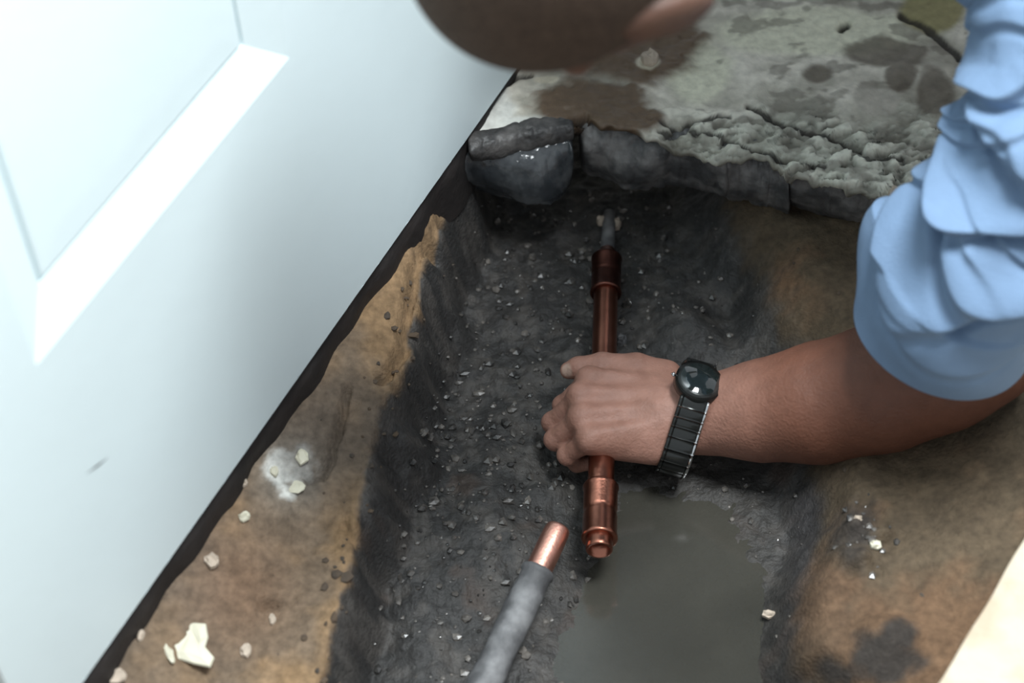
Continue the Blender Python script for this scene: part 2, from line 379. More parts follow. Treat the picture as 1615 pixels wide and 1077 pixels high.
SC = mixc(SC, fullc(84, 78, 68), rubble * pits * .7)
SC = mixc(SC, fullc(104, 98, 88), sstep(.12, .3, fbm(SX*38, SY*60, o=4, s=59)) * .55 * sstep(1040, 1100, px_))
SC = mixc(SC, fullc(90, 80, 68), np.clip(sstep(.40, .65, np.maximum.reduce([b2(1400, 82, 75, 26), b2(1475, 150, 42, 45), b2(1290, 115, 30, 18), b2(1420, 120, 30, 30)]) + .3 * m1), 0, 1) * .8)
SC = mixc(SC, fullc(146, 138, 100), np.clip(sstep(.35, .6, b2(1470, 10, 60, 45) + .15 * m1), 0, 1))
SC = mixc(SC, fullc(176, 170, 158), np.clip(sstep(.4, .6, b2(1385, 155, 45, 26) + .2 * m1), 0, 1))
SC = mixc(SC, fullc(98, 80, 62), mud)
SC = mixc(SC, fullc(52, 47, 42), sstep(.2, .65, CR) * .9)
SC = mixc(SC, fullc(196, 188, 168), np.clip(sstep(.35, .6, np.maximum(b2(1022, 98, 22, 14), b2(862, 122, 22, 8))), 0, 1))
SRG = 0.78 - 0.25 * mud
nrow, ncol = SX.shape
top = np.stack([SX, SY, SZ], -1)
sk = []
for dzk, back in [(0.003, -0.001), (0.008, 0.001), (0.012, 0.008), (0.014, 0.05)]:
    r = top[0].copy(); r[:, 2] -= dzk; r[:, 1] += back + 0.003 * noise(sx*140, sx*0 + dzk*300, s=71); sk.append(r)
top = np.concatenate([np.stack(sk[::-1]), top]); SC = np.concatenate([np.repeat(SC[:1] * .8, 4, 0), SC]); SRG = np.concatenate([np.repeat(SRG[:1], 4, 0), SRG])
slab = mesh_obj('floor', top.reshape(-1, 3), grid_faces(*top.shape[:2]), M['slab'], cols=SC.reshape(-1, 3), rough=SRG.ravel())
tag(slab, 'broken concrete floor with flaking pale mortar and brown mud', kind='structure')

# pale tiled floor at the near right
t0, t1 = P(1480, 1077, 0), P(1615, 850, 0)
td = (t1 - t0).normalized(); tn = Vector((td.y, -td.x, 0))
def tile_pt(u, v, z): q = t0 + td*u + tn*v; return Vector((q.x, q.y, z))
n = 160; V = []; Fc = []
us = np.linspace(-0.5, 0.62, n)
for u in us:
    e = 0.0008 * math.sin(u*60) * math.sin(u*27+2)
    for v, z in [(0.03, -0.05), (e + 0.006, -0.03), (e + .001, -0.008), (e, -0.0012), (e + 0.0012, 0), (1.30, 0)]: V.append(tile_pt(u, v, z))
ft = mesh_obj('floor_tile', V, grid_faces(n, 6), M['tile'], smooth=False)
tag(ft, 'pale cream floor tile edge at the near right corner', kind='structure')

V = [(-1.3, -1.9, 0), (1.6, -1.9, 0), (1.6, -0.615, 0), (-1.3, -0.615, 0)]
V += [(a, b, -0.16) for a, b, c in V]
ft = mesh_obj('floor_tile', V, [[0, 1, 2, 3], [3, 2, 6, 7], [0, 3, 7, 4], [1, 0, 4, 5], [2, 1, 5, 6]], M['tile'], smooth=False)
tag(ft, 'pale tiled floor on the near side of the pit', kind='structure')

# ------------------------------------------------------------------ dark wet chunks along the broken slab
def chunk(name, tops, bots, label, mat, ztop=-0.013, zbot=-0.085, depth=0.04, seed=0, amp=0.005, bulge=0.010, n=120, m=64):
    tx = np.linspace(0, 1, n)
    def rs(pts, z):
        q = np.array([P(a, b, z)[:] for a, b in pts]); d = np.r_[0, np.cumsum(np.hypot(*(np.diff(q[:, :2], axis=0).T)))]; d /= d[-1]
        return np.stack([np.interp(tx, d, q[:, k]) for k in range(3)], -1)
    A, B = rs(tops, ztop), rs(bots, zbot)
    V = []
    for i in range(n):
        a, b = A[i], B[i]
        mid = (a + b) / 2; h = (a - b) / 2
        for j in range(m):
            t = 2 * math.pi * j / m
            c, s_ = math.cos(t), math.sin(t)
            c = math.copysign(abs(c) ** 0.40, c); s_ = math.copysign(abs(s_) ** 0.40, s_)
            p = mid + h * s_ + np.array([0, depth / 2, 0]) - np.array([0, depth / 2 + bulge * (1 - s_*s_), 0]) * c
            V.append(p)
    V = np.array(V).reshape(n, m, 3)
    cen = V.mean(1, keepdims=True)
    end = np.clip(1 - np.abs(2*tx - 1) ** 26, 0, 1) ** 0.5
    V = cen + (V - cen) * (0.45 + 0.55 * end)[:, None, None]
    d = V - cen; d /= np.linalg.norm(d, axis=-1, keepdims=True) + 1e-9
    nz = 1.3 * np.abs(fbm(V[..., 0]*22, V[..., 1]*22, V[..., 2]*22, o=2, s=seed+9)) + fbm(V[..., 0]*28, V[..., 1]*28, V[..., 2]*28, o=4, s=seed) + 0.9 * np.abs(fbm(V[..., 0]*80, V[..., 1]*80, V[..., 2]*80, o=3, s=seed+5))
    V = V + d * (amp * nz)[..., None]
    c0, c1 = V[0].mean(0), V[-1].mean(0)
    F_ = grid_faces(n, m, True).tolist()
    vv_ = V.reshape(-1, 3).tolist() + [c0.tolist(), c1.tolist()]
    for j in range(m):
        F_.append([n*m, (j+1) % m, j]); F_.append([n*m+1, (n-1)*m + j, (n-1)*m + (j+1) % m])
    base = V.reshape(-1, 3).min(0)
    o = mesh_obj(name, vv_, F_, mat)
    return tag(o, label, 'concrete chunk', 'dark wet chunks along the broken slab edge')
chunk('concrete_chunk', [(690, 272), (735, 246), (790, 240), (850, 232), (895, 228), (906, 240)],
      [(698, 290), (745, 298), (790, 314), (830, 330), (868, 330), (890, 312), (904, 282)],
      'glossy soaked dark concrete chunk wedged beside the white door', M['wetchunk'], zbot=-0.075, seed=101, amp=0.0035, bulge=0.006, depth=0.028)
chunk('concrete_chunk', [(738, 240), (765, 228), (800, 217), (845, 206), (880, 202), (906, 204)], [(742, 250), (780, 250), (820, 242), (860, 234), (890, 227), (906, 222)],
      'thin dark broken strip lying just above the glossy soaked chunk', M['strip'], ztop=0.002, zbot=-0.018, depth=0.016, seed=121, amp=0.004, bulge=0.003)
chunk('concrete_chunk', [(914, 206), (945, 204), (1000, 208), (1060, 222), (1110, 242), (1150, 262)], [(916, 278), (945, 284), (985, 304), (1010, 302), (1050, 286), (1100, 296), (1150, 308)],
      'long dark rough chunk in the middle behind the pipe stub', M['chunk'], seed=141, amp=0.007)
chunk('concrete_chunk', [(1140, 250), (1165, 240), (1200, 238), (1228, 252), (1244, 275)], [(1140, 302), (1170, 308), (1200, 320), (1225, 332), (1246, 338)],
      'short dark knobbly chunk between the two longer dark chunks', M['chunk'], seed=161, amp=0.007)
chunk('concrete_chunk', [(1236, 276), (1280, 284), (1330, 294), (1380, 300), (1410, 332)], [(1240, 322), (1275, 332), (1310, 346), (1345, 354), (1385, 356), (1408, 348)],
      'smooth dark grey chunk next to the blue sleeve cuff', M['chunk'], seed=181, amp=0.004)

# ------------------------------------------------------------------ loose gravel and chips
rng = random.Random(5)
ico = bmesh.new(); bmesh.ops.create_icosphere(ico, subdivisions=1, radius=1.0)
iv = np.array([v.co[:] for v in ico.verts]); ifc = np.array([[v.index for v in f.verts] for f in ico.faces]); ico.free()
GV, GF = [], []; cnt = 0
for _ in range(9000):
    x = rng.uniform(-0.30, 0.42); y = rng.uniform(-0.5, 0.22)
    i = int((y - gy[0]) / step); j = int((x - gx[0]) / step)
    a, b = pxx[i, j], pyy[i, j]
    gr2 = math.exp(-((a-1360)/55)**2 - ((b-850)/75)**2)
    if (wet[i, j] < 0.6 and gr2 < .4) or Z[i, j] < wz: continue
    dens = 0.5 * gr2 + 0.12 + 0.75 * math.exp(-((a-760)/140)**2 - ((b-760)/260)**2) + 0.35 * math.exp(-((a-900)/200)**2 - ((b-450)/160)**2)
    if rng.random() > dens: continue
    r = 0.0011 + 0.0034 * rng.random() ** 3
    v = iv * np.array([r * rng.uniform(.8, 1.4), r * rng.uniform(.8, 1.4), r * rng.uniform(.5, .9)]) * (1 + 0.25 * np.array([rng.uniform(-1, 1) for _ in range(len(iv))]))[:, None]
    GV.append(v + np.array([x, y, Z[i, j] + r * .15])); GF.append(ifc + cnt * len(iv)); cnt += 1
g = mesh_obj('gravel', np.concatenate(GV), np.concatenate(GF), M['gravel'], smooth=False)
tag(g, 'small wet dark stones scattered over the trench bottom', 'gravel', kind='stuff')

CV, CF = [], []; cnt = 0
for _ in range(5000):
    x = rng.uniform(-0.45, 0.6); y = rng.uniform(-0.45, 0.22)
    i = int((y - gy[0]) / step); j = int((x - gx[0]) / step)
    if wet[i, j] > 0.55 or dd[i, j] < 0.004 or pxx[i, j] > 1500: continue
    lip = math.exp(-((sl[i, j] + .004) / .014) ** 2)
    if rng.random() > 0.05 + 0.55 * lip: continue
    r = 0.0008 + 0.0030 * rng.random() ** 3 + .0012 * lip * rng.random()
    v = iv * np.array([r * rng.uniform(.8, 1.4), r * rng.uniform(.8, 1.4), r * rng.uniform(.5, .9)]) * (1 + 0.3 * np.array([rng.uniform(-1, 1) for _ in range(len(iv))]))[:, None]
    CV.append(v + np.array([x, y, Z[i, j] + r * .1])); CF.append(ifc + cnt * len(iv)); cnt += 1
g = mesh_obj('soil_crumbs', np.concatenate(CV), np.concatenate(CF), M['crumb'], smooth=False)
tag(g, 'crumbs of brown earth lying along the lip of the trench', 'soil', kind='stuff')
def chip(name, px, py, w_, h_, label, mat, cat='plaster chip', seed=0, thick=0.003, ang=0.0, pts=None, on=None, group='pale chips scattered on the ground'):
    r = random.Random(seed)
    c = on if on is not None else G(px, py)
    n = 11
    if pts is None:
        pts = [(math.cos(2*math.pi*k/n) * r.uniform(.7, 1.1), math.sin(2*math.pi*k/n) * r.uniform(.7, 1.1)) for k in range(n)]
    sc = 0.00054
    ca, sa = math.cos(ang), math.sin(ang)
    V = []; n = len(pts)
    for lay, (k, zz) in enumerate([(0.86, 0.0), (1.0, .35), (0.95, .8), (0.6, 1.0)]):
        for (u, v) in pts:
            a, b = u * w_ / 2 * sc * k, v * h_ / 2 * sc / 0.76 * k
            V.append((a*ca - b*sa, a*sa + b*ca, -0.001 + zz * thick * (1 + .3 * r.uniform(-1, 1))))
    Fc = [[l*n + i, l*n + (i+1) % n, (l+1)*n + (i+1) % n, (l+1)*n + i] for l in range(3) for i in range(n)]
    Fc += [list(range(3*n, 4*n)), list(range(n))[::-1]]
    o = mesh_obj(name, V, Fc, mat, smooth=False); o.location = c
    o.rotation_euler = (r.uniform(-.15, .15), r.uniform(-.15, .15), 0)
    return tag(o, label, cat, group)
flk = [(-1, .0), (-.75, .25), (-.45, .75), (.1, .95), (.6, .9), (.72, .3), (.62, -.1), (1.0, -.55), (.85, -.95), (.2, -.8), (-.3, -.6), (-.7, -.55)]
chip('paint_flake', 299, 1018, 72, 56, 'large white paint flake on the brown soil by the door', M['chip'], 'paint flake', 1, 0.004, pts=flk)
chip('paint_flake', 267, 1030, 12, 30, 'thin white sliver just left of the large paint flake', M['chip'], 'paint flake', 2, 0.003, ang=.5)
chip('plaster_chip', 335, 886, 24, 20, 'small pinkish white chip on soil above the large paint flake', M['plaster'], seed=3, thick=.006)
chip('plaster_chip', 386, 816, 22, 16, 'small white chip on soil below the pale plaster smear', M['chip'], seed=4, thick=.004)
chip('plaster_chip', 388, 1028, 18, 20, 'little pale chip to the right of the large paint flake', M['plaster'], seed=5, thick=.005)
chip('plaster_chip', 384, 762, 14, 16, 'tiny pale chip at the shadow line under the door', M['plaster'], seed=6, thick=.005)
chip('plaster_chip', 476, 722, 24, 22, 'white lump at the top of the pale plaster smear', M['chip'], seed=7, thick=.004)
chip('plaster_chip', 433, 744, 16, 18, 'white crumb at the left of the pale plaster smear', M['chip'], seed=8, thick=.004)
chip('plaster_chip', 462, 768, 44, 20, 'flat white patch of plaster at the foot of the smear', M['chip'], seed=9, thick=.002)
chip('plaster_chip', 180, 1068, 40, 20, 'pale grey chip at the bottom edge beside the door', M['plaster'], seed=10, thick=.004)
chip('plaster_chip', 222, 1003, 14, 14, 'tiny pale crumb between the door and the large paint flake', M['plaster'], seed=11, thick=.004)
chip('plaster_chip', 430, 978, 12, 14, 'tiny pale crumb beside a short crack in the brown soil', M['plaster'], seed=12, thick=.004)
chip('plaster_chip', 1380, 860, 20, 14, 'small glossy cream chip on the soil below the forearm', M['chip'], seed=13, thick=.005)
chip('plaster_chip', 1352, 820, 16, 10, 'small pale pebble just above the cream chip on the right soil', M['plaster'], seed=14, thick=.005)
chip('plaster_chip', 1213, 970, 24, 12, 'small pale crumb beside the murky water', M['plaster'], seed=15, thick=.005)
chip('plaster_chip', 972, 358, 20, 18, 'pale square bit of mortar right of the pipe stub end', M['plaster'], seed=16, thick=.010)
chip('plaster_chip', 948, 352, 18, 14, 'grey bit of mortar left of the pipe stub end', M['plaster'], seed=17, thick=.008)
chip('plaster_chip', 1410, 312, 22, 30, 'pinkish crumb of plaster between dark chunk and blue sleeve', M['plaster'], seed=18, thick=.010, on=P(1410, 312, -.004))
chip('plaster_chip', 1024, 98, 36, 26, 'pale round lump of mortar in brown mud at the top', M['plaster'], seed=19, thick=.012, on=P(1024, 98, 0.0))

chip('pebble', 980, 540, 20, 22, 'dull grey pebble between the pipe and the knuckles top edge', M['pipe_grey'], 'pebble', 20, .008, group='single pebbles by the pipe')
chip('pebble', 988, 482, 18, 14, 'wet glossy pebble right of the pipe below the dark coupling', M['gravel'], 'pebble', 21, .008, group='single pebbles by the pipe')

# ------------------------------------------------------------------ pipes
def lathe(name, A, B, profile, mat, parent=None, seg=40):
    """profile: list of (t along A->B in metres, radius)"""
    ax = (B - A).normalized(); e1 = ax.cross(Vector((0, 0, 1))).normalized(); e2 = ax.cross(e1)
    V = []
    for t, r in profile:
        for k in range(seg):
            a = 2*math.pi*k/seg; V.append(A + ax*t + e1*(r*math.cos(a)) + e2*(r*math.sin(a)))
    o = mesh_obj(name, V, grid_faces(len(profile), seg, True), mat)
    if parent: adopt(o, parent)
    return o
A = P(957, 400, -0.112); B = P(945, 868, -0.100); axp = (B - A).normalized(); LEN = (B - A).length
def along(py):                                   # metres from A of the axis point seen at pixel row py
    best = min(range(401), key=lambda k: abs(project(*(A + axp * (LEN*k/400)))[1] - py)); return LEN * best / 400
cp = empty('copper_pipe', A.lerp(B, .5)); tag(cp, 'copper pipe with a coupling at each end gripped in the hand', 'pipe')
ru = 0.0112
c1a, c1b = along(408), along(463); c2a, c2b = along(768), along(850)
lathe('tube', A, B, [(c1a + .01, ru), (c1b, ru), (LEN*.5, ru), (c2a, ru), (LEN - .004, ru), (LEN - .001, ru), (LEN, ru - .0006), (LEN, ru - .0018), (LEN - .03, ru - .0018)], M['copper'], cp)
def coupling(a, b, mat, r0):
    m_ = (a + b) / 2
    pr = [(a, r0 - .0016), (a - .0004, r0), (a + .001, r0 + .0009), (a + .003, r0 + .0007), (a + .005, r0), (m_ - .004, r0), (m_ - .002, r0 - .0004), (m_, r0 - .0009), (m_ + .002, r0 - .0004),
          (m_ + .004, r0), (b - .005, r0), (b - .003, r0 + .0007), (b - .001, r0 + .0009), (b, r0 + .0004), (b + .0004, r0 - .0004), (b, ru)]
    o = lathe('coupling', A, B, pr, mat, cp); return o
o = coupling(c1a, c1b, M['copper_dark'], 0.0138); o['label'] = 'dark tarnished coupling at the far end'
o = coupling(c2a, c2b, M['copper'], 0.0144); o['label'] = 'bright copper coupling at the near end'
# old stub coming out of the ground
S0, S1 = P(961, 338, -0.140), P(957, 412, -0.1125)
st = empty('pipe_stub', S0); tag(st, 'thin dull grey pipe stub poking from under the slab into the coupling', 'pipe')
L = (S1 - S0).length
lathe('tube', S0, S1, [(0, .0001), (0, .0062), (L*.3, .0064), (L*.6, .0066), (L + .012, .0068), (L + .012, .0001)], M['pipe_grey'], st)
lathe('copper_end', S0, S1, [(L*.80, .0067), (L*.81, .0078), (L + .014, .0078), (L + .014, .0001)], M['copper_dark'], st)
# grey coated pipe in front
Q0, Q1 = P(745, 1120, -0.118), P(881, 832, -0.098)
gp = empty('coated_pipe', Q0); tag(gp, 'grey dusty coated pipe with a bare bright copper tip', 'pipe')
L = (Q1 - Q0).length; qa = (Q1 - Q0).normalized()
bt = min(range(401), key=lambda k: abs(project(*(Q0 + qa * (L*k/400)))[1] - 902)) / 400 * L
rr = random.Random(9)
pr = [(-.08, .0134)] + [(t, .0134 + .0005 * math.sin(t*90) + .0003 * rr.uniform(-1, 1)) for t in np.linspace(-.07, bt - .004, 40)] + [(bt - .002, .0142), (bt + .001, .0140), (bt + .002, .0112)]
lathe('grey_coating', Q0, Q1, pr, M['pipe_grey'], gp)
lathe('copper_tip', Q0, Q1, [(bt - .02, .0110), (bt, .0110), (L - .012, .0110), (L - .003, .0106), (L - .001, .0101), (L, .0094), (L - .0005, .0086), (L - .03, .0084)], M['copper_clean'], gp)

# ------------------------------------------------------------------ person
def smin(a, b, k):
    h = np.maximum(k - np.abs(a - b), 0) / k; return np.minimum(a, b) - h*h*k*0.25
class SDF:
    def __init__(s, lo, hi, h):
        s.lo = np.array(lo, np.float32); s.h = h
        s.n = np.ceil((np.array(hi) - np.array(lo)) / h).astype(int) + 1
        ax = [s.lo[i] + h * np.arange(s.n[i], dtype=np.float32) for i in range(3)]
        s.ax = ax; s.d = np.full(tuple(s.n), 0.2, np.float32)
    def _box(s, lo, hi):
        i0 = np.clip(np.floor((np.array(lo) - s.lo) / s.h).astype(int), 0, s.n - 1); i1 = np.clip(np.ceil((np.array(hi) - s.lo) / s.h).astype(int) + 1, 1, s.n)
        sl_ = tuple(slice(a, b) for a, b in zip(i0, i1))
        g = np.meshgrid(*[s.ax[k][sl_[k]] for k in range(3)], indexing='ij', sparse=True); return sl_, g
    def cap(s, a, b, ra, rb, k=0.008, cut=False):
        a, b = np.array(a, np.float32), np.array(b, np.float32)
        mrg = max(ra, rb) + k + 0.03
        sl_, (x, y, z) = s._box(np.minimum(a, b) - mrg, np.maximum(a, b) + mrg)
        if 0 in s.d[sl_].shape: return
        v = b - a; q = float(v @ v) + 1e-12
        t = np.clip(((x-a[0])*v[0] + (y-a[1])*v[1] + (z-a[2])*v[2]) / q, 0, 1)
        d = np.sqrt((x-a[0]-t*v[0])**2 + (y-a[1]-t*v[1])**2 + (z-a[2]-t*v[2])**2) - (ra + (rb-ra)*t)
        s.d[sl_] = -smin(-s.d[sl_], d, k) if cut else smin(s.d[sl_], d, k)
    def ell(s, c, axes, rad, k=0.01, cut=False):
        c = np.array(c, np.float32); rad = np.array(rad, float); mrg = rad.max() + k + .03
        sl_, (x, y, z) = s._box(c - mrg, c + mrg)
        if 0 in s.d[sl_].shape: return
        k0 = k1 = 0
        for e, r in zip(axes, rad):
            t = (x-c[0])*e[0] + (y-c[1])*e[1] + (z-c[2])*e[2]; k0 = k0 + (t/r)**2; k1 = k1 + (t/(r*r))**2
        k0 = np.sqrt(k0); d = k0 * (k0 - 1) / (np.sqrt(k1) + 1e-9)
        s.d[sl_] = -smin(-s.d[sl_], d, k) if cut else smin(s.d[sl_], d, k)
    def mesh(s):
        d = s.d; n = s.n; inside = d < 0
        c = np.zeros(tuple(n - 1), np.int8)
        for i in (0, 1):
            for j in (0, 1):
                for k in (0, 1): c += inside[i:n[0]-1+i, j:n[1]-1+j, k:n[2]-1+k]
        act = (c > 0) & (c < 8); idx = np.full(act.shape, -1, np.int64); A_ = np.argwhere(act); idx[act] = np.arange(len(A_))
        pos = np.zeros((len(A_), 3)); cntv = np.zeros(len(A_))
        for dim in range(3):
            o1, o2 = [q for q in range(3) if q != dim]
            for p in (0, 1):
                for q in (0, 1):
                    off = np.zeros(3, int); off[o1] = p; off[o2] = q; a = A_ + off; b = a.copy(); b[:, dim] += 1
                    da, db = d[tuple(a.T)], d[tuple(b.T)]; mk = (da < 0) != (db < 0)
                    t = da[mk] / (da[mk] - db[mk]); pt = a[mk].astype(float); pt[:, dim] += t; pos[mk] += pt; cntv[mk] += 1
        pos = pos / cntv[:, None] * s.h + s.lo
        Fs = []
        for dim in range(3):
            o1, o2 = (dim+1) % 3, (dim+2) % 3
            sa = [slice(None)]*3; sb = [slice(None)]*3; sa[dim] = slice(0, -1); sb[dim] = slice(1, None)
            ch = inside[tuple(sa)] != inside[tuple(sb)]; E = np.argwhere(ch)
            E = E[(E[:, o1] > 0) & (E[:, o2] > 0) & (E[:, o1] < n[o1]-1) & (E[:, o2] < n[o2]-1)]
            st_ = inside[tuple(E.T)]
            q = []
            for (p1, p2) in ((0, 0), (-1, 0), (-1, -1), (0, -1)):
                e = E.copy(); e[:, o1] += p1; e[:, o2] += p2; q.append(idx[tuple(e.T)])
            q = np.stack(q, -1); q[~st_] = q[~st_][:, ::-1]; Fs.append(q[(q >= 0).all(1)])
        Fs = np.concatenate(Fs)
        return pos, Fs[:, ::-1] if False else Fs

ZP = -0.106                                      # height of the pipe axis in the grip
def J(px, py, dz): return np.array(P(px, py, ZP + dz)[:])
hand_z = {}
mcp = [J(930, 600, .029), J(916, 627, .030), J(917, 659, .028), J(930, 692, .024)]
base = [J(1040, 612, .022), J(1044, 632, .024), J(1046, 654, .022), J(1046, 678, .018)]
pipeat = lambda y: A + axp * ((y - A.y) / axp.y)
fr = [(.0098, .0090, .0082, .0074), (.0100, .0092, .0084, .0076), (.0096, .0088, .0080, .0072), (.0086, .0078, .0070, .0064)]
arm = SDF((mcp[1][0] - 0.06, mcp[3][1] - 0.10, ZP - 0.05), (P(1590, 560, 0.03).x + .045, P(1300, 480, 0.0).y + 0.11, 0.13), 0.0016)
tips = []
for f in range(4):
    arm.cap(base[f], mcp[f], .0125, .0108, .010)
    y = mcp[f][1]; pc = np.array(pipeat(y)[:]); xp, zp = pc[0], pc[2]
    sc = (1.0, 1.06, 1.0, 0.84)[f]; ry = (-.001, 0, .002, .006)[f]
    r0, r1, r2, r3 = fr[f]
    pip = np.array([mcp[f][0] - .023*sc, y + ry*.5, zp - .004])
    dip = np.array([xp - .024 + .001*f, y + ry, zp - .0215])
    tip = np.array([xp - .003, y + ry, zp - .0205])
    arm.cap(mcp[f], pip, r0, r1, .005)
    arm.cap(mcp[f] + np.array([0, 0, .0018]), mcp[f], r0 * 1.02, r0, .008)     # knuckle
    arm.cap(pip, pip + np.array([-.001, 0, .001]), r1 * 1.05, r1, .003)
    arm.cap(pip, dip, r1, r2, .003); arm.cap(dip, tip, r2, r3, .003)
    # extensor tendon ridge on the back of the hand
    bt_ = base[f] + np.array([0, 0, .0095]); arm.cap(bt_, mcp[f] + np.array([.006, 0, .0085]), .0028, .0032, .006)
# palm body and heels of the hand
arm.cap(J(1040, 640, .012), J(965, 640, .014), .016, .012, .014)
arm.cap(J(1052, 706, .004), J(952, 700, .010), .0165, .013, .012)
arm.cap(J(1040, 615, .010), J(975, 606, .012), .015, .012, .012)
# thumb lies over the pipe with its nail to the left
tb = [J(1048, 598, .014), J(1004, 580, .024), J(950, 574, .0245), J(912, 580, .020), J(897, 584, .016)]
arm.cap(tb[0], tb[1], .0155, .0125, .012); arm.cap(tb[1], tb[2], .0118, .0100, .006)
arm.cap(tb[2], tb[3], .0100, .0095, .004); arm.cap(tb[3], tb[4], .0095, .0078, .004)
arm.cap(tb[0], J(975, 600, .016), .010, .008, .016)                                 # web
# wrist and forearm
fo = [(1052, 652, .014, .0255), (1085, 655, .012, .0258), (1130, 653, .016, .0310), (1200, 648, .030, .0400), (1290, 636, .052, .0475), (1390, 612, .078, .0500), (1480, 582, .102, .0485), (1545, 552, .118, .0480)]
fj = [(J(a, b, c), r) for a, b, c, r in fo]
for (a, ra), (b, rb) in zip(fj, fj[1:]): arm.cap(a, b, ra, rb, .018)
av, af = arm.mesh()
# light vein and fold relief on the back of the hand and forearm
nzv = 0.0007 * fbm(av[:, 0]*60, av[:, 1]*60, av[:, 2]*60, o=3, s=201)
ctr = av - av.mean(0)
av[:, 2] += nzv
# whole body behind, kneeling at the far side of the trench
elbow = fj[-1][0]
sh_l = np.array(P(1668, -150, .36)[:]); sh_r = np.array([0.15, 0.20, 0.50]); neck = np.array([0.205, -0.015, 0.452])
chest = np.array([0.42, 0.24, 0.44]); belly = np.array([0.55, 0.46, 0.38]); pelvis = np.array([0.62, 0.64, 0.33])
HC = np.array((CAM + ray(935, -128) * 1.17)[:])
body = SDF((-0.25, -0.3, -0.02), (0.95, 1.15, 0.72), 0.008)
el2 = np.array(P(1525, 430, .13)[:]); el3 = np.array(P(1655, 190, .265)[:])
body.cap(elbow, el2, .044, .040, .02); body.cap(el2, el3, .040, .038, .02); body.cap(el3, sh_l, .038, .045, .02)
body.cap(sh_l, neck, .052, .050, .02); body.cap(sh_r, neck, .052, .050, .02); body.cap(neck, chest, .058, .12, .02)
body.cap(sh_l, chest, .06, .12, .02); body.cap(sh_r, chest, .06, .12, .02); body.cap(chest, belly, .14, .135, .05); body.cap(belly, pelvis, .135, .15, .05)

er, hr = np.array([0.10, 0.46, 0.36]), np.array([0.33, 0.56, 0.26])
body.cap(sh_r, er, .056, .045, .02); body.cap(er, hr, .043, .032, .02)
hips = [pelvis + np.array([s * .11, .02, 0]) for s in (-1, 1)]
knees = [np.array([.40, .54, .078]), np.array([.70, .50, .078])]
feet = [np.array([.58, .92, .06]), np.array([.84, .90, .06])]
for h_, k_, f_ in zip(hips, knees, feet):
    body.cap(h_, k_, .095, .065, .03); body.cap(k_, f_, .06, .045, .02)
# head (finer), face turned down to the work
cr = np.array([-0.86, -0.45, 0.10]); cr /= np.linalg.norm(cr)
fc = np.array([-0.05, 0.35, -1.0]); fc -= cr * (fc @ cr); fc /= np.linalg.norm(fc); sd = np.cross(cr, fc)
HA = (sd, fc, cr)
def HP(s, f, c): return HC + sd*s + fc*f + cr*c
head = SDF(HC - .20, HC + .20, 0.0035)
head.ell(HP(0, -.012, .030), HA, (.079, .100, .088), .01)
head.ell(HP(0, .018, -.030), HA, (.066, .078, .085), .03)
head.ell(HP(0, .040, -.095), HA, (.036, .036, .030), .03)
head.cap(HP(0, .098, .018), HP(0, .118, -.030), .009, .012, .012)
for s in (-1, 1):
    head.cap(HP(.012*s, .085, .026), HP(.052*s, .070, .020), .009, .008, .012)
    head.ell(HP(.034*s, .092, .004), HA, (.016, .010, .009), .008, cut=True)
    head.ell(HP(.034*s, .083, .003), HA, (.0125, .010, .0085), .002)
    head.ell(HP(.082*s, -.008, -.005), HA, (.008, .018, .032), .006)
    head.cap(HP(.006*s, .112, -.034), HP(.013*s, .105, -.034), .008, .006, .005)
head.cap(HP(-.022, .094, -.060), HP(.022, .094, -.060), .007, .007, .006); head.cap(HP(-.018, .092, -.072), HP(.018, .092, -.072), .007, .007, .006)
head.cap(HP(0, -.02, -.08), np.array(neck), .056, .056, .02)
hv, hf = head.mesh(); bv, bf = body.mesh()
pv_ = np.concatenate([av, bv, hv]); pf_ = np.concatenate([af, bf + len(av), hf + len(av) + len(bv)])
SK = np.broadcast_to(s2l(150, 104, 82), pv_.shape).copy()
t = sstep(0.0, 1.0, (pv_[:, 0] - fj[0][0][0] - .01) / 0.10)[:, None]
palm_c = s2l(142, 104, 90); arm_c = s2l(97, 61, 46)
SK = palm_c + (arm_c - palm_c) * t
SK[len(av):] = arm_c; SK[len(av) + len(bv):] = s2l(80, 56, 45)
dirt = sstep(0.05, .45, fbm(pv_[:, 0]*45, pv_[:, 1]*45, pv_[:, 2]*45, o=3, s=211))[:, None] * (1 - t) * .35
SK = SK + (s2l(108, 74, 60) - SK) * dirt
for nail_c, nr in ((tb[4] + np.array([-.001, -.004, .005]), .0075),):
    dn_ = np.linalg.norm(pv_ - nail_c, axis=1); SK += (s2l(170, 144, 130) - SK) * sstep(nr, nr*.6, dn_)[:, None]
person = empty('person', (0.62, 0.64, 0.0))
tag(person, 'person in a light blue shirt bent over the trench, gripping the copper pipe', 'person')
adopt(mesh_obj('body', pv_, pf_, M['skin'], cols=SK), person)
# close-cropped hair
hs = SDF(HC - .18, HC + .18, 0.0035)
hs.ell(HP(0, -.014, .032), HA, (.083, .104, .092), .01)
hs.ell(HP(0, .105, -.030), HA, (.085, .080, .085), .01, cut=True)
hs.ell(HP(0, .02, -.150), HA, (.12, .12, .085), .01, cut=True)
xv, xf = hs.mesh(); adopt(mesh_obj('hair', xv, xf, M['hair']), person)
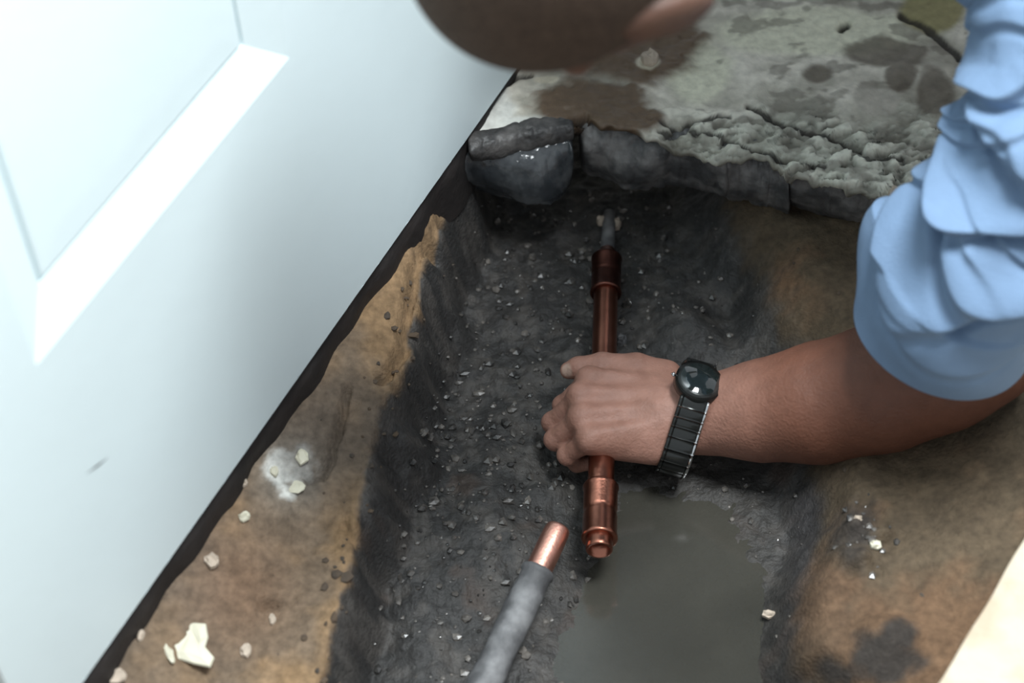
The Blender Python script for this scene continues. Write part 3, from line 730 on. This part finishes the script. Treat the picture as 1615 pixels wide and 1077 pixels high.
# shirt body and far sleeve
shs = SDF((-0.25, -0.15, 0.05), (0.95, 1.05, 0.72), 0.009)
for a, b, ra, rb in [(sh_l, neck + np.array([.03, .05, 0]), .068, .062), (sh_r, neck + np.array([-.03, .05, 0]), .068, .062), (sh_l, chest, .08, .135), (sh_r, chest, .08, .135), (neck + np.array([.012, .020, 0]), chest, .076, .14), (neck + np.array([.006, .010, .004]), sh_r, .070, .066), (chest, belly, .155, .155), (belly, pelvis, .155, .165), (sh_r, er, .068, .058), (sh_l, neck + np.array([.02, .03, -.01]), .076, .070), (sh_l, np.array(P(1675, -60, .345)[:]), .068, .050)]:
    shs.cap(a, b, ra, rb, .04)
sv_, sf_ = shs.mesh(); shirt = adopt(mesh_obj('shirt', sv_, sf_, M['shirt']), person)
trs = SDF((0.0, 0.30, -0.02), (1.0, 1.15, 0.6), 0.009)
trs.cap(belly + np.array([0, .08, 0]), pelvis, .15, .168, .03)
for h_, k_, f_ in zip(hips, knees, feet):
    trs.cap(h_, k_, .105, .075, .03); trs.cap(k_, f_, .07, .055, .02)
tv_, tf_ = trs.mesh(); adopt(mesh_obj('trousers', tv_, tf_, M['trouser']), person)

# near sleeve: lofted tube with gathered folds, turned-back cuff
spine = [(1685, -190, .375, .064), (1668, -110, .355, .062), (1662, 0, .325, .061), (1668, 110, .290, .060), (1650, 220, .250, .060), (1603, 320, .200, .063), (1548, 400, .155, .066), (1512, 460, .112, .0665), (1495, 500, .078, .066)]
sp = np.array([[*P(a, b, c), r] for a, b, c, r in spine])
dl = np.r_[0, np.cumsum(np.linalg.norm(np.diff(sp[:, :3], axis=0), axis=1))]; SL = dl[-1]
ns, nf = 320, 200
ss = np.linspace(0, SL, ns)
def cub(x, xs, ys):                               # smooth (Catmull-Rom) interpolation
    i = np.clip(np.searchsorted(xs, x) - 1, 0, len(xs) - 2); h_ = xs[i+1] - xs[i]; t = (x - xs[i]) / h_
    mm = np.gradient(ys, xs); return (2*t**3-3*t**2+1)*ys[i] + (t**3-2*t**2+t)*h_*mm[i] + (-2*t**3+3*t**2)*ys[i+1] + (t**3-t**2)*h_*mm[i+1]
cen = np.stack([cub(ss, dl, sp[:, k]) for k in range(3)], -1); rad = cub(ss, dl, sp[:, 3])
tan_ = np.gradient(cen, axis=0); tan_ /= np.linalg.norm(tan_, axis=1, keepdims=True)
tocam = np.array(CAM[:]) - cen; tocam -= tan_ * (tocam * tan_).sum(1, keepdims=True); tocam /= np.linalg.norm(tocam, axis=1, keepdims=True)
lef = np.cross(tan_, tocam)
if (lef @ np.array(RX[:])).mean() > 0: lef = -lef
ph = np.linspace(0, 2*np.pi, nf, endpoint=False)
PH, SS = np.meshgrid(np.angle(np.exp(1j*ph)), ss)
xi = np.sin(PH) * np.ones_like(SS)                # -1 right .. +1 left as seen in the photo; cos(PH) > 0 faces the camera
disp = np.zeros_like(SS)
folds = [(.10, -.010, .008, .012, .0, .6), (.165, .030, .013, .016, .5, .8), (.215, .050, .015, .018, .2, .8), (.262, .060, .015, .017, .4, .8),
         (.305, .070, .014, .016, -.1, .8), (.350, .060, .016, .017, .3, .8), (.388, .045, .012, .014, .2, .9), (.240, -.040, .008, .012, 1.3, 1.6), (.330, -.035, .008, .012, 1.2, 1.6),
         (.125, .015, .005, .008, .8, 1.2), (.190, -.02, .005, .008, -.7, 1.3), (.285, .02, .005, .008, -.9, 1.4), (.372, .03, .005, .007, 1.0, 1.4), (.225, .03, .005, .008, 1.2, 1.5)]
for s0, k, a, w_, p0, wd in folds:
    s0 = s0 / .46 * SL
    dcv = SS - (s0 + k * (np.cos(PH - p0) - 0.5) + 0.010 * np.sin(2*PH + s0*90) + 0.008 * noise(PH*2, SS*25, s=int(s0*1000)))
    amp_ = a * np.clip(np.cos((PH - p0) * wd * .5), 0, 1) ** 1.5 * (0.75 + 0.25 * noise(PH*1.5 + s0*50, SS*10, s=7))
    amp_ = np.where(np.abs(np.angle(np.exp(1j*(PH - p0)))) < np.pi, amp_, 0)
    disp += amp_ * (np.where(dcv < 0, np.exp(-(dcv / (w_*1.5)) ** 2), np.exp(-(dcv / (w_*.26)) ** 2)) - 0.55 * np.exp(-((dcv - .62*w_) / (w_*.34)) ** 2))
disp += 0.0015 * fbm(PH*3, SS*40, o=3, s=301)
fade = 1 - sstep(SL - 0.055, SL - 0.045, SS)
cuffline = SL - 0.062 + 0.012 * np.sin(PH)*0 - 0.004*np.sin(2*PH)
oncuff = sstep(cuffline - .002, cuffline + .002, SS)
disp = disp * (1 - .75 * oncuff) + 0.0075 * oncuff + 0.0025 * oncuff * np.sin(3*PH + 1.0 + SS*60)
Rr = rad[:, None] * (1 + 0.05 * np.cos(2*PH)) + disp
# gathered point of the cuff at the inner elbow
Rr += 0.020 * oncuff * np.exp(-((np.angle(np.exp(1j*(PH - 1.75)))) / .35) ** 2) * sstep(SL, SL - .05, SS)
SV = cen[:, None] + tocam[:, None] * (np.cos(PH) * Rr)[..., None] + lef[:, None] * (np.sin(PH) * Rr)[..., None]
rows = [SV[i] for i in range(ns)]
for dr, db in [(-.0015, .0008), (-.004, 0.0), (-.005, -.01), (-.006, -.05)]:      # hem turned inside
    rr_ = Rr[-1] + dr
    rows.append(cen[-1] + tan_[-1] * db + tocam[-1] * (np.cos(ph) * rr_)[:, None] + lef[-1] * (np.sin(ph) * rr_)[:, None])
SV = np.stack(rows)
sleeve = mesh_obj('sleeve', SV.reshape(-1, 3), grid_faces(SV.shape[0], nf, True), M['shirt'])
adopt(sleeve, person); sleeve['label'] = 'light blue cotton sleeve pushed up to the elbow in folds'

# ------------------------------------------------------------------ wristwatch
wc = np.array(fj[1][0]) + np.array([-.002, 0, .002]); wa = np.array((RX * .95 - UP * .28)[:]); wa /= np.linalg.norm(wa)
wu = np.array([0, .05, 1.0]); wu -= wa * (wu @ wa); wu /= np.linalg.norm(wu); wl = np.cross(wa, wu)
watch = empty('wristwatch', Vector(wc)); tag(watch, 'black metal bracelet watch with one edge coloured bright as a highlight on the left wrist', 'watch')
rel = av - wc; sel = np.abs(rel @ wa) < .012; rel = rel[sel]
ang_ = np.arctan2(rel @ wl, rel @ wu); rr2 = np.hypot(rel @ wl, rel @ wu)
def RWf(th):
    k = np.abs(np.angle(np.exp(1j*(ang_ - th)))) < .22
    return float(rr2[k].max()) + .0012
def wbox(name, th, r, lx, lt, lr, mat, parent, bev=.0012):
    bm = bmesh.new(); bmesh.ops.create_cube(bm, size=1.0)
    bmesh.ops.scale(bm, vec=(lx, lt, lr), verts=bm.verts); bmesh.ops.bevel(bm, geom=bm.edges[:], offset=bev, segments=2, affect='EDGES')
    rd = wu * math.cos(th) + wl * math.sin(th); tg = -wu * math.sin(th) + wl * math.cos(th)
    mm = Matrix([[wa[i], tg[i], rd[i], wc[i] + rd[i] * r] for i in range(3)] + [[0, 0, 0, 1]])
    bm.transform(mm)
    o = bm_obj(name, bm, mat); adopt(o, parent); return o
RW = RWf(0.0) - .0025
NT = 96
rt = np.array([RWf(2*math.pi*k/NT) for k in range(NT)])
for _ in range(6): rt = np.maximum(rt, (np.roll(rt, 1) + np.roll(rt, -1)) / 2) * .5 + .25 * (np.roll(rt, 1) + np.roll(rt, -1))
def band_r(th): return float(np.interp((th % (2*math.pi)) / (2*math.pi) * NT, np.arange(NT + 1), np.r_[rt, rt[0]])) + .0004
def arc(name, t0_, t1_, prof_, mat):
    V = []; na = 6
    for i in range(na):
        th = t0_ + (t1_ - t0_) * i / (na - 1); rd = wu * math.cos(th) + wl * math.sin(th)
        dip = .0007 if i in (0, na - 1) else 0
        for x, h_ in prof_: V.append(wc + rd * (band_r(th) + max(h_ - dip, 0)) + wa * x)
    k = len(prof_); F_ = grid_faces(na, k, True).tolist() + [list(range(k)), list(range((na-1)*k, na*k))[::-1]]
    return mesh_obj(name, V, F_, mat)
th0 = .40; nl = 26
for k in range(nl):
    a0 = th0 + (2*math.pi - 2*th0) * k / nl; a1 = th0 + (2*math.pi - 2*th0) * (k + .93) / nl
    lk = arc('bracelet_link', a0, a1, [(-.0100, 0), (-.0100, .0026), (-.0090, .0034), (.0090, .0034), (.0100, .0026), (.0100, 0)], M['steel']); adopt(lk, watch)
    for e in (-1, 1):
        pr_ = [(e*.0102, 0), (e*.0102, .0028), (e*.0112, .0036), (e*.0125, .0030), (e*.0131, .0018), (e*.0131, 0)]
        ed = arc('link_edge', a0, a1, pr_ if e > 0 else pr_[::-1], M['bright'] if e > 0 else M['steel']); ed.parent = lk  # only one side bright: the specular streak is put into its colour
def disc(name, r0, r1, z0, z1, mat, seg=48):
    V = []; pr = [(0, z0), (r0, z0), (r0 + .0004, z0 + .0004), (r1 + .0004, z1 - .0006), (r1, z1), (0, z1)]
    for r, z in pr:
        for k in range(seg):
            a = 2*math.pi*k/seg; V.append(wc + wu*z + (wa*math.cos(a) + wl*math.sin(a))*r)
    o = mesh_obj(name, V, grid_faces(len(pr), seg, True), mat); adopt(o, watch); return o
disc('case', .0208, .0203, RW - .005, RW + .0030, M['steel']); disc('bezel', .0204, .0176, RW + .0030, RW + .0050, M['steel'])
disc('dial_glass', .0174, .0168, RW + .003, RW + .0053, M['glass'])
o = wbox('crown', 0, RW + .001, .004, .004, .004, M['bright'], watch); o.location = o.location + Vector(-wa * .0225)
